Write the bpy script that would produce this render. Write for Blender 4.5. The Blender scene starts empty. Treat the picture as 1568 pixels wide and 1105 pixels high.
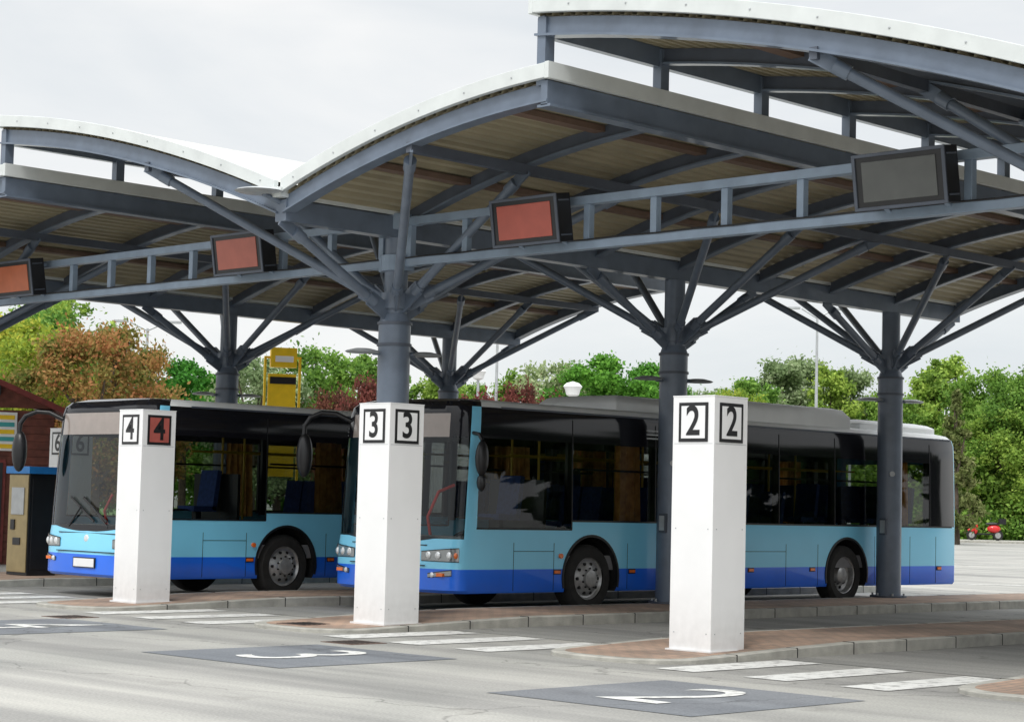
import bpy, math, random
import numpy as np
from mathutils import Vector, Matrix
random.seed(7); np.random.seed(7)
C=bpy.context; D=bpy.data
scene=C.scene
rad=math.radians
ANG=rad(44.5)
def P(lat,dep,z=0.0):
    return (math.cos(ANG)*dep+math.sin(ANG)*lat, math.sin(ANG)*dep-math.cos(ANG)*lat, z)

# ---------------------------------------------------------------- materials
def mat(name,col,rough=0.6,metal=0.0,var=0.12,scale=6.0,coat=0.0,bump=0.0,bscale=60.0,spec=0.5,detail=5,dirt=0.0):
    m=D.materials.new(name); m.use_nodes=True
    nt=m.node_tree; N=nt.nodes; L=nt.links
    b=N['Principled BSDF']
    b.inputs['Roughness'].default_value=rough
    b.inputs['Metallic'].default_value=metal
    b.inputs['Specular IOR Level'].default_value=spec
    if coat: 
        b.inputs['Coat Weight'].default_value=coat; b.inputs['Coat Roughness'].default_value=0.06
    tc=N.new('ShaderNodeTexCoord')
    n=N.new('ShaderNodeTexNoise'); n.inputs['Scale'].default_value=scale; n.inputs['Detail'].default_value=detail
    L.new(tc.outputs['Object'],n.inputs['Vector'])
    r=N.new('ShaderNodeValToRGB')
    c=Vector(col)
    r.color_ramp.elements[0].position=0.3; r.color_ramp.elements[1].position=0.7
    r.color_ramp.elements[0].color=(*(c*(1-var)),1); r.color_ramp.elements[1].color=(*[min(1,x) for x in c*(1+var)],1)
    L.new(n.outputs['Fac'],r.inputs['Fac']); o=r.outputs['Color']
    if dirt:
        # grime that gathers towards the ground (object z), broken up by noise
        sx=N.new('ShaderNodeSeparateXYZ'); L.new(tc.outputs['Object'],sx.inputs[0])
        mr=N.new('ShaderNodeMapRange'); mr.inputs[1].default_value=.75; mr.inputs[2].default_value=.05; L.new(sx.outputs[2],mr.inputs[0])
        n3=N.new('ShaderNodeTexNoise'); n3.inputs['Scale'].default_value=9; n3.inputs['Detail'].default_value=6; L.new(tc.outputs['Object'],n3.inputs['Vector'])
        mm=N.new('ShaderNodeMath'); mm.operation='MULTIPLY'; L.new(mr.outputs[0],mm.inputs[0]); L.new(n3.outputs['Fac'],mm.inputs[1])
        m2=N.new('ShaderNodeMath'); m2.operation='MULTIPLY'; m2.inputs[1].default_value=dirt; L.new(mm.outputs[0],m2.inputs[0])
        mx=N.new('ShaderNodeMix'); mx.data_type='RGBA'; L.new(m2.outputs[0],mx.inputs[0]); L.new(o,mx.inputs[6]); mx.inputs[7].default_value=(.16,.15,.13,1); o=mx.outputs[2]
    L.new(o,b.inputs['Base Color'])
    if bump:
        n2=N.new('ShaderNodeTexNoise'); n2.inputs['Scale'].default_value=bscale; n2.inputs['Detail'].default_value=4
        L.new(tc.outputs['Object'],n2.inputs['Vector'])
        bp=N.new('ShaderNodeBump'); bp.inputs['Strength'].default_value=bump; bp.inputs['Distance'].default_value=0.02
        L.new(n2.outputs['Fac'],bp.inputs['Height']); L.new(bp.outputs['Normal'],b.inputs['Normal'])
    return m

m_white=mat('white_paint',(0.86,0.86,0.86),0.45,var=0.03,scale=2,dirt=.35)
m_fascia=mat('fascia_white',(0.66,0.69,0.68),0.5,var=0.08,scale=3)
m_rooftop=mat('roof_sheet_white',(0.50,0.50,0.46),0.5,var=0.05)
m_steel=mat('steel_blue_grey',(0.14,0.175,0.23),0.38,var=0.14,scale=4,coat=0.2)
m_steel_d=mat('steel_dark',(0.085,0.10,0.13),0.45,var=0.15,scale=4)
m_beam=mat('steel_beam_light',(0.25,0.32,0.41),0.4,var=0.12,scale=4)
m_soffit=mat('soffit_sheet',(0.36,0.315,0.21),0.5,var=0.16,scale=1.2)
m_purlin=mat('purlin_brown',(0.17,0.11,0.08),0.6,var=0.15)
m_black=mat('black_plastic',(0.012,0.012,0.014),0.35,var=0.2)
m_blackgloss=mat('black_gloss',(0.010,0.010,0.013),0.08,var=0.1,spec=.4)
m_lblue=mat('bus_light_blue',(0.24,0.70,0.97),0.3,var=0.03,scale=1.5,coat=0.4)
m_dblue=mat('bus_deep_blue',(0.008,0.16,0.88),0.3,var=0.06,scale=1.5,coat=0.4,dirt=.3)
m_busroof=mat('bus_roof_white',(0.84,0.86,0.86),0.5,var=0.06,scale=2)
m_tyre=mat('tyre_rubber',(0.022,0.021,0.02),0.85,var=0.3,scale=8)
m_rim=mat('rim_metal',(0.42,0.42,0.42),0.35,metal=0.5,var=0.25,scale=12)
m_hole=mat('rim_hole_dark',(0.01,0.01,0.01),0.8)
m_display=mat('destination_display',(0.33,0.28,0.25),0.12,var=0.06,coat=0.6)
m_inter=mat('bus_interior_grey',(0.22,0.22,0.23),0.7)
m_seat=mat('seat_fabric_blue',(0.03,0.06,0.20),0.9,var=0.3,scale=20)
m_curtain=mat('curtain_orange',(0.88,0.40,0.11),0.9,var=0.35,scale=10)
m_orange=mat('orange_lens',(0.8,0.16,0.02),0.2,coat=0.5)
m_yellowpole=mat('handrail_yellow',(0.7,0.45,0.03),0.4)
m_redrail=mat('handrail_red',(0.7,0.04,0.03),0.4)
m_concrete=mat('kerb_concrete',(0.40,0.39,0.35),0.85,var=0.22,scale=5,bump=0.5)
m_bark=mat('bark',(0.10,0.075,0.055),0.9,var=0.4,scale=8,bump=0.8,bscale=20)
m_hut=mat('hut_planks',(0.15,0.045,0.03),0.7,var=0.3)
m_hutroof=mat('hut_roof_red',(0.20,0.035,0.03),0.6,var=0.2)
m_gold=mat('machine_bronze',(0.36,0.28,0.14),0.35,metal=0.4,var=0.1)
m_signblue=mat('sign_blue',(0.02,0.22,0.6),0.4)
m_yellow=mat('sign_yellow',(0.90,0.60,0.015),0.45,var=0.06)
m_teal=mat('poster_teal',(0.05,0.35,0.36),0.5)
m_galv=mat('galvanised',(0.45,0.47,0.48),0.4,metal=0.3)
m_scr=[mat('screen_orange',(0.50,0.13,0.05),0.35,var=0.08),mat('screen_red',(0.42,0.12,0.085),0.35,var=0.08),
       mat('screen_red_b',(0.46,0.10,0.07),0.35,var=0.08),mat('screen_grey',(0.105,0.11,0.105),0.3,var=0.08)]
m_lamp=mat('headlamp_reflector',(0.80,0.82,0.83),0.12,metal=0.5,coat=1.0,var=0.06,scale=5)
m_lampbase=mat('headlamp_housing',(0.30,0.32,0.33),0.12,metal=0.5,coat=1.0,var=0.1,scale=5)
def glass(name,tint,ior=1.5):
    m=D.materials.new(name); m.use_nodes=True; nt=m.node_tree; N=nt.nodes; L=nt.links
    N.remove(N['Principled BSDF']); out=N['Material Output']
    tr=N.new('ShaderNodeBsdfTransparent'); tr.inputs['Color'].default_value=(*tint,1)
    gl=N.new('ShaderNodeBsdfGlossy'); gl.inputs['Roughness'].default_value=0.015; gl.inputs['Color'].default_value=(0.95,0.97,1,1)
    fr=N.new('ShaderNodeFresnel'); fr.inputs['IOR'].default_value=ior
    tc=N.new('ShaderNodeTexCoord'); n=N.new('ShaderNodeTexNoise'); n.inputs['Scale'].default_value=0.7
    bp=N.new('ShaderNodeBump'); bp.inputs['Strength'].default_value=0.05; bp.inputs['Distance'].default_value=0.05
    L.new(tc.outputs['Object'],n.inputs['Vector']); L.new(n.outputs['Fac'],bp.inputs['Height']); L.new(bp.outputs['Normal'],gl.inputs['Normal'])
    mx=N.new('ShaderNodeMixShader'); L.new(fr.outputs[0],mx.inputs[0]); L.new(tr.outputs[0],mx.inputs[1]); L.new(gl.outputs[0],mx.inputs[2])
    L.new(mx.outputs[0],out.inputs['Surface']); return m
m_glass=glass('tinted_side_glass',(0.46,0.49,0.47),1.42)
m_wind=glass('windscreen_glass',(0.82,0.88,0.86),1.45)

def wornpaint():
    m=D.materials.new('road_paint_white'); m.use_nodes=True; nt=m.node_tree; N=nt.nodes; L=nt.links; b=N['Principled BSDF']
    b.inputs['Roughness'].default_value=.8; tc=N.new('ShaderNodeTexCoord')
    n=N.new('ShaderNodeTexNoise'); n.inputs['Scale'].default_value=7; n.inputs['Detail'].default_value=9; n.inputs['Roughness'].default_value=.68; L.new(tc.outputs['Object'],n.inputs['Vector'])
    r=N.new('ShaderNodeValToRGB'); r.color_ramp.elements[0].position=.38; r.color_ramp.elements[1].position=.50
    r.color_ramp.elements[0].color=(.38,.375,.36,1); r.color_ramp.elements[1].color=(.68,.68,.65,1); L.new(n.outputs['Fac'],r.inputs['Fac']); L.new(r.outputs[0],b.inputs['Base Color']); return m
m_roadpaint=wornpaint()
# asphalt
def asphalt(name,c1,c2,stain=0.5):
    m=D.materials.new(name); m.use_nodes=True; nt=m.node_tree; N=nt.nodes; L=nt.links; b=N['Principled BSDF']
    b.inputs['Roughness'].default_value=0.85
    tc=N.new('ShaderNodeTexCoord')
    def noise(s,d=6,dist=0):
        n=N.new('ShaderNodeTexNoise'); n.inputs['Scale'].default_value=s; n.inputs['Detail'].default_value=d; n.inputs['Distortion'].default_value=dist
        L.new(tc.outputs['Object'],n.inputs['Vector']); return n
    def ramp(src,p0,c0,p1,c1_):
        r=N.new('ShaderNodeValToRGB'); r.color_ramp.elements[0].position=p0; r.color_ramp.elements[1].position=p1
        r.color_ramp.elements[0].color=(*c0,1); r.color_ramp.elements[1].color=(*c1_,1); L.new(src,r.inputs['Fac']); return r
    def mul(a,b_,f=1):
        m_=N.new('ShaderNodeMix'); m_.data_type='RGBA'; m_.blend_type='MULTIPLY'; m_.inputs[0].default_value=f; L.new(a,m_.inputs[6]); L.new(b_,m_.inputs[7]); return m_.outputs[2]
    a=noise(0.22,6,1.2); o=ramp(a.outputs['Fac'],.35,c1,.65,c2).outputs[0]
    for rot,sc,p0,p1,dark in((0.25,(1.5,0.12,1),.36,.56,.80),(-1.0,(1.1,0.05,1),.40,.50,.84),(1.35,(0.9,0.04,1),.38,.50,.86)):
        mp=N.new('ShaderNodeMapping'); mp.inputs['Scale'].default_value=sc; mp.inputs['Rotation'].default_value=(0,0,rot)
        L.new(tc.outputs['Object'],mp.inputs['Vector'])
        st=N.new('ShaderNodeTexNoise'); st.inputs['Scale'].default_value=1.0; st.inputs['Detail'].default_value=4; L.new(mp.outputs[0],st.inputs['Vector'])
        o=mul(o,ramp(st.outputs['Fac'],p0,(dark,dark,dark+.01),p1,(1,1,1)).outputs[0])
    g=noise(45,3); o=mul(o,ramp(g.outputs['Fac'],.3,(.78,.78,.78),.7,(1.12,1.12,1.1)).outputs[0])
    o1=noise(1.3,3); o=mul(o,ramp(o1.outputs['Fac'],.27,(.62,.61,.60),.36,(1,1,1)).outputs[0],stain)
    v=N.new('ShaderNodeTexVoronoi'); v.feature='DISTANCE_TO_EDGE'; v.inputs['Scale'].default_value=0.16
    nz=noise(0.9,6); vm=N.new('ShaderNodeVectorMath'); vm.operation='SCALE'; vm.inputs['Scale'].default_value=1.6
    L.new(nz.outputs['Color'],vm.inputs[0]); va=N.new('ShaderNodeVectorMath'); L.new(tc.outputs['Object'],va.inputs[0]); L.new(vm.outputs[0],va.inputs[1])
    L.new(va.outputs[0],v.inputs['Vector']); o=mul(o,ramp(v.outputs['Distance'],0,(.5,.5,.5),.004,(1,1,1)).outputs[0],.8)
    L.new(o,b.inputs['Base Color'])
    bp=N.new('ShaderNodeBump'); bp.inputs['Strength'].default_value=0.5; bp.inputs['Distance'].default_value=0.01
    L.new(g.outputs['Fac'],bp.inputs['Height']); L.new(bp.outputs['Normal'],b.inputs['Normal'])
    return m
m_ground=asphalt('asphalt_worn',(0.33,0.327,0.305),(0.43,0.42,0.39))
m_patch=asphalt('asphalt_dark_patch',(0.18,0.195,0.215),(0.23,0.24,0.255),0.3)
m_lane=asphalt('asphalt_lane',(0.27,0.27,0.255),(0.34,0.335,0.315),0.9)

def bricks():
    m=D.materials.new('brick_paving'); m.use_nodes=True; nt=m.node_tree; N=nt.nodes; L=nt.links; b=N['Principled BSDF']
    b.inputs['Roughness'].default_value=0.85
    tc=N.new('ShaderNodeTexCoord'); bt=N.new('ShaderNodeTexBrick'); bt.inputs['Scale'].default_value=1
    bt.inputs['Brick Width'].default_value=0.22; bt.inputs['Row Height'].default_value=0.11; bt.inputs['Mortar Size'].default_value=0.008
    bt.inputs['Color1'].default_value=(0.46,0.32,0.24,1); bt.inputs['Color2'].default_value=(0.37,0.27,0.21,1); bt.inputs['Mortar'].default_value=(0.18,0.17,0.15,1)
    L.new(tc.outputs['Object'],bt.inputs['Vector'])
    n=N.new('ShaderNodeTexNoise'); n.inputs['Scale'].default_value=1.2; n.inputs['Detail'].default_value=6; L.new(tc.outputs['Object'],n.inputs['Vector'])
    r=N.new('ShaderNodeValToRGB'); r.color_ramp.elements[0].color=(0.6,0.6,0.6,1); r.color_ramp.elements[1].color=(1.2,1.15,1.1,1)
    r.color_ramp.elements[0].position=.3; r.color_ramp.elements[1].position=.7
    L.new(n.outputs['Fac'],r.inputs['Fac'])
    mx=N.new('ShaderNodeMix'); mx.data_type='RGBA'; mx.blend_type='MULTIPLY'; mx.inputs[0].default_value=1
    L.new(bt.outputs['Color'],mx.inputs[6]); L.new(r.outputs[0],mx.inputs[7]); L.new(mx.outputs[2],b.inputs['Base Color'])
    return m
m_brick=bricks()

def leafmat(name,c1,c2,c3):
    m=D.materials.new(name); m.use_nodes=True; nt=m.node_tree; N=nt.nodes; L=nt.links; b=N['Principled BSDF']; out=N['Material Output']
    at=N.new('ShaderNodeAttribute'); at.attribute_name='shade'
    r=N.new('ShaderNodeValToRGB'); r.color_ramp.elements[0].color=(*c1,1); r.color_ramp.elements[1].color=(*c3,1)
    e=r.color_ramp.elements.new(0.5); e.color=(*c2,1)
    # each tree gets its own slight hue and value shift
    oi=N.new('ShaderNodeObjectInfo'); hs=N.new('ShaderNodeHueSaturation')
    mh=N.new('ShaderNodeMapRange'); mh.inputs[3].default_value=.475; mh.inputs[4].default_value=.515; L.new(oi.outputs['Random'],mh.inputs[0]); L.new(mh.outputs[0],hs.inputs['Hue'])
    mv=N.new('ShaderNodeMapRange'); mv.inputs[3].default_value=1.25; mv.inputs[4].default_value=.9; L.new(oi.outputs['Random'],mv.inputs[0]); L.new(mv.outputs[0],hs.inputs['Value'])
    L.new(at.outputs['Fac'],r.inputs['Fac']); L.new(r.outputs[0],hs.inputs['Color']); L.new(hs.outputs[0],b.inputs['Base Color']); b.inputs['Roughness'].default_value=0.7
    b.inputs['Specular IOR Level'].default_value=0.2
    t=N.new('ShaderNodeBsdfTranslucent'); L.new(hs.outputs[0],t.inputs['Color'])
    mx=N.new('ShaderNodeMixShader'); mx.inputs[0].default_value=0.4
    L.new(b.outputs[0],mx.inputs[1]); L.new(t.outputs[0],mx.inputs[2]); L.new(mx.outputs[0],out.inputs['Surface'])
    return m
LM={'green':leafmat('leaf_green',(0.07,0.15,0.025),(0.18,0.33,0.055),(0.34,0.50,0.10)),
    'autumn':leafmat('leaf_autumn',(0.08,0.14,0.03),(0.24,0.20,0.05),(0.42,0.22,0.08)),
    'yellow':leafmat('leaf_yellowgreen',(0.13,0.22,0.03),(0.30,0.40,0.05),(0.52,0.50,0.07)),
    'pine':leafmat('leaf_pine',(0.03,0.11,0.015),(0.08,0.26,0.03),(0.17,0.42,0.06)),
    'silver':leafmat('leaf_silver',(0.12,0.19,0.08),(0.25,0.34,0.16),(0.42,0.50,0.30)),
    'red':leafmat('leaf_plum',(0.07,0.05,0.03),(0.16,0.05,0.04),(0.30,0.11,0.08)),
    'conifer':leafmat('leaf_conifer',(0.07,0.11,0.025),(0.17,0.21,0.07),(0.30,0.32,0.14)),
    'belt':leafmat('leaf_belt',(0.01,0.03,0.008),(0.03,0.06,0.015),(0.06,0.10,0.02))}

# ---------------------------------------------------------------- mesh builder
class MB:
    def __init__(s): s.v=[];s.f=[];s.m=[];s.mats=[]
    def mi(s,m):
        if m not in s.mats: s.mats.append(m)
        return s.mats.index(m)
    def add(s,vs,fs,m):
        k=len(s.v); s.v+= [tuple(v) for v in vs]; i=s.mi(m)
        for f in fs: s.f.append(tuple(k+a for a in f)); s.m.append(i)
    def box(s,c,d,m,R=None):
        c=Vector(c); vs=[]
        for x in(-.5,.5):
            for y in(-.5,.5):
                for z in(-.5,.5):
                    p=Vector((x*d[0],y*d[1],z*d[2]))
                    if R: p=R@p
                    vs.append(c+p)
        s.add(vs,[(0,1,3,2),(4,6,7,5),(0,4,5,1),(2,3,7,6),(0,2,6,4),(1,5,7,3)],m)
    def bb(s,a,b,m):
        s.box([(a[i]+b[i])/2 for i in range(3)],[abs(b[i]-a[i]) for i in range(3)],m)
    def frame(s,p0,p1):
        d=(Vector(p1)-Vector(p0)).normalized(); u=Vector((0,0,1)) if abs(d.z)<.95 else Vector((1,0,0))
        x=d.cross(u).normalized(); y=x.cross(d).normalized(); return d,x,y
    def tube(s,p0,p1,r,m,n=10,r2=None):
        r2=r if r2 is None else r2; d,x,y=s.frame(p0,p1); vs=[]
        for p,q in((Vector(p0),r),(Vector(p1),r2)):
            for i in range(n):
                a=2*math.pi*i/n; vs.append(p+x*math.cos(a)*q+y*math.sin(a)*q)
        s.add(vs,[(i,(i+1)%n,n+(i+1)%n,n+i) for i in range(n)]+[tuple(range(n))[::-1],tuple(range(n,2*n))],m)
    def bar(s,p0,p1,w,h,m):
        d,x,y=s.frame(p0,p1); vs=[]
        for p in(Vector(p0),Vector(p1)):
            for a,b in((-1,-1),(1,-1),(1,1),(-1,1)): vs.append(p+x*a*w/2+y*b*h/2)
        s.add(vs,[(0,1,5,4),(1,2,6,5),(2,3,7,6),(3,0,4,7),(3,2,1,0),(4,5,6,7)],m)
    def path(s,pts,r,m,n=8):
        for a,b in zip(pts[:-1],pts[1:]): s.tube(a,b,r,m,n)
        for p in pts[1:-1]: s.ball(p,r*1.02,m)
    def ball(s,c,r,m,sx=1,sy=1,sz=1,n=10):
        vs=[];fs=[];k=n//2+1
        for j in range(k):
            th=math.pi*j/(k-1)
            for i in range(n):
                a=2*math.pi*i/n; vs.append((c[0]+r*sx*math.sin(th)*math.cos(a),c[1]+r*sy*math.sin(th)*math.sin(a),c[2]+r*sz*math.cos(th)))
        for j in range(k-1):
            for i in range(n): fs.append((j*n+i,j*n+(i+1)%n,(j+1)*n+(i+1)%n,(j+1)*n+i))
        s.add(vs,fs,m)
    def lathe(s,c,prof,m,axis='y',n=32,mats=None):
        k=len(prof)
        vs=[]
        for r,h in prof:
            for i in range(n):
                a=2*math.pi*i/n
                if axis=='y': vs.append((c[0]+r*math.cos(a),c[1]+h,c[2]+r*math.sin(a)))
                else: vs.append((c[0]+r*math.cos(a),c[1]+r*math.sin(a),c[2]+h))
        base=len(s.v); s.v+=vs
        for j in range(k-1):
            mm=s.mi(mats[j] if mats else m)
            for i in range(n):
                s.f.append((base+j*n+i,base+j*n+(i+1)%n,base+(j+1)*n+(i+1)%n,base+(j+1)*n+i)); s.m.append(mm)
    def sweep(s,pts,s0,s1,lo,hi,m):
        vs=[];n=len(pts)
        for t,z in pts: vs+=[(s0,t,z+lo),(s1,t,z+lo),(s1,t,z+hi),(s0,t,z+hi)]
        fs=[]
        for i in range(n-1):
            a=4*i;b=a+4
            for q in range(4): fs.append((a+q,a+(q+1)%4,b+(q+1)%4,b+q))
        fs+=[(3,2,1,0),tuple(4*(n-1)+q for q in range(4))]
        s.add(vs,fs,m)
    def obj(s,name,parent=None,smooth=True,bevel=0,ang=35,loc=None):
        me=D.meshes.new(name); me.from_pydata(s.v,[],s.f)
        for m in s.mats: me.materials.append(m)
        me.polygons.foreach_set('material_index',s.m)
        import bmesh
        bm=bmesh.new(); bm.from_mesh(me); bmesh.ops.recalc_face_normals(bm,faces=bm.faces); bm.to_mesh(me); bm.free()
        if smooth:
            me.polygons.foreach_set('use_smooth',[True]*len(me.polygons)); me.set_sharp_from_angle(angle=rad(ang))
        o=D.objects.new(name,me); scene.collection.objects.link(o)
        if parent: o.parent=parent
        if loc: o.location=loc
        if bevel:
            b=o.modifiers.new('bevel','BEVEL'); b.width=bevel; b.segments=2; b.limit_method='ANGLE'; b.angle_limit=rad(40)
        return o
def empty(name,loc=(0,0,0),rotz=0):
    o=D.objects.new(name,None); o.location=loc; o.rotation_euler=(0,0,rotz); scene.collection.objects.link(o); return o
def text(body,size,M,m,name,parent,offset=0.012,sx=1.0):
    cu=D.curves.new(name,'FONT'); cu.body=body; cu.size=size; cu.align_x='CENTER'; cu.align_y='CENTER'; cu.offset=offset
    o=D.objects.new(name+'_c',cu); scene.collection.objects.link(o); C.view_layer.update()
    me=D.meshes.new_from_object(o.evaluated_get(C.evaluated_depsgraph_get())); D.objects.remove(o)
    me.transform(M@Matrix.Diagonal((sx,1,1,1))); me.materials.clear(); me.materials.append(m)
    ob=D.objects.new(name,me); scene.collection.objects.link(ob); ob.parent=parent; return ob

# ---------------------------------------------------------------- ground
g=MB(); g.add([(-900,-900,0),(900,-900,0),(900,900,0),(-900,900,0)],[(0,1,2,3)],m_ground); g.obj('ground',smooth=False)
l=MB()
for t0,t1 in((14.25,17.2),(19.05,21.9),(23.7,28.0),(9.5,12.4)):
    l.add([(16.6,t0,.004),(33,t0,.004),(33,t1,.004),(16.6,t1,.004)],[(0,1,2,3)],m_lane)
l.obj('bus_lane',smooth=False)
def island(t0,t1,s0=14.7,s1=33.0):
    e=empty('traffic_island')
    k=MB(); b=MB()
    def ht(s): return .045+ .085*min(1,max(0,(s-15.2)/2.6))
    R=.7; pts=[]
    for i in range(7):
        a=math.pi/2*i/6; pts.append((s0+R-R*math.sin(a), t0+R-R*math.cos(a)))
    pts2=[(s0+R-R*math.sin(a),t1-R+R*math.cos(a)) for a in [math.pi/2*(6-i)/6 for i in range(7)]]
    near=[(s,t0) for s in np.arange(s1,s0+R,-1.0)]; far=[(s,t1) for s in np.arange(s0+R,s1+.01,1.0)]
    far=far[1:]
    out=near+pts+pts2+far
    n=len(out); w=.14
    cx=(t0+t1)/2
    inn=[]
    for (s,t) in out:
        ss=s; tt=t
        if s<s0+R+.001:
            c=(s0+R,t0+R) if t<cx else (s0+R,t1-R)
            d=Vector((s-c[0],t-c[1])); 
            if d.length>1e-6: d=d.normalized()*(R-w)
            ss,tt=c[0]+d.x,c[1]+d.y
        else: tt=t+w if t<cx else t-w
        inn.append((ss,tt))
    vs=[(s,t,0) for s,t in out]+[(s,t,ht(s)-.01) for s,t in out]
    lip=[(s+(i[0]-s)*.12,t+(i[1]-t)*.12,ht(s)) for (s,t),i in zip(out,inn)]
    vs+=lip+[(s,t,ht(s)) for s,t in inn]
    fs=[]
    for j in range(3):
        for i in range(n-1): fs.append((j*n+i,j*n+i+1,(j+1)*n+i+1,(j+1)*n+i))
    k.add(vs,fs,m_concrete)
    for s in np.arange(s0+1.2,s1,1.0):
        for t,sg in((t0,-1),(t1,1)): k.bb((s-.006,t+sg*.003,.0),(s+.006,t-sg*.002,ht(s)+.002),m_hole); k.bb((s-.006,t,ht(s)-.004),(s+.006,t-sg*w,ht(s)+.0025),m_hole)
    k.obj('kerb',e,smooth=False)
    fs=[]; vs=[(s,t,ht(s)+.001) for s,t in inn]
    for i in range(n//2):
        j=n-1-i
        if i+1<=j-1: fs.append((i,i+1,j-1,j) if i+1!=j-1 else (i,i+1,j))
    b.add(vs,fs,m_brick); b.obj('paving',e,smooth=False)
for t0,t1 in((3.0,4.8),(7.65,9.45),(12.4,14.2),(17.2,19.0),(21.9,23.65),(28.0,30.6)): island(t0,t1)

def zebra(t1):
    z=MB()
    for k in range(3):
        t=t1-.55-k*1.05
        z.add([(14.5,t,.006),(16.5,t,.006),(16.5,t+.48,.006),(14.5,t+.48,.006)],[(0,1,2,3)],m_roadpaint)
    z.obj('zebra_crossing',smooth=False)
for t in(12.35,17.15,21.85,26.5): zebra(t)
def groundnum(ch,t0,s0=11.4):
    e=empty('painted_bay_number')
    p=MB(); p.add([(s0,t0,.004),(s0+2.2,t0,.004),(s0+2.2,t0+2.1,.004),(s0,t0+2.1,.004)],[(0,1,2,3)],m_patch); p.obj('dark_square',e,smooth=False)
    M=Matrix(((0,1,0,s0+1.1),(-1,0,0,t0+1.05),(0,0,1,.009),(0,0,0,1)))
    text(ch,2.1,M,m_roadpaint,'numeral',e,offset=-.01,sx=.72)
groundnum('2',9.3); groundnum('3',14.0); groundnum('4',18.7); groundnum('5',23.5)
d=MB(); m_grate=mat('grate_iron',(0.14,0.09,0.07),.7)
for (s,t) in((13.9,15.9),(15.0,18.0),(13.6,20.8)):
    d.bb((s,t,.0),(s+.5,t+.5,.052 if t in(18.0,) else .006),m_grate)
    for i in range(6): d.bb((s+.04+i*.075,t+.05,.0),(s+.07+i*.075,t+.45,.056 if t in(18.0,) else .009),m_hole)
d.obj('drain_grate',smooth=False)

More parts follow.
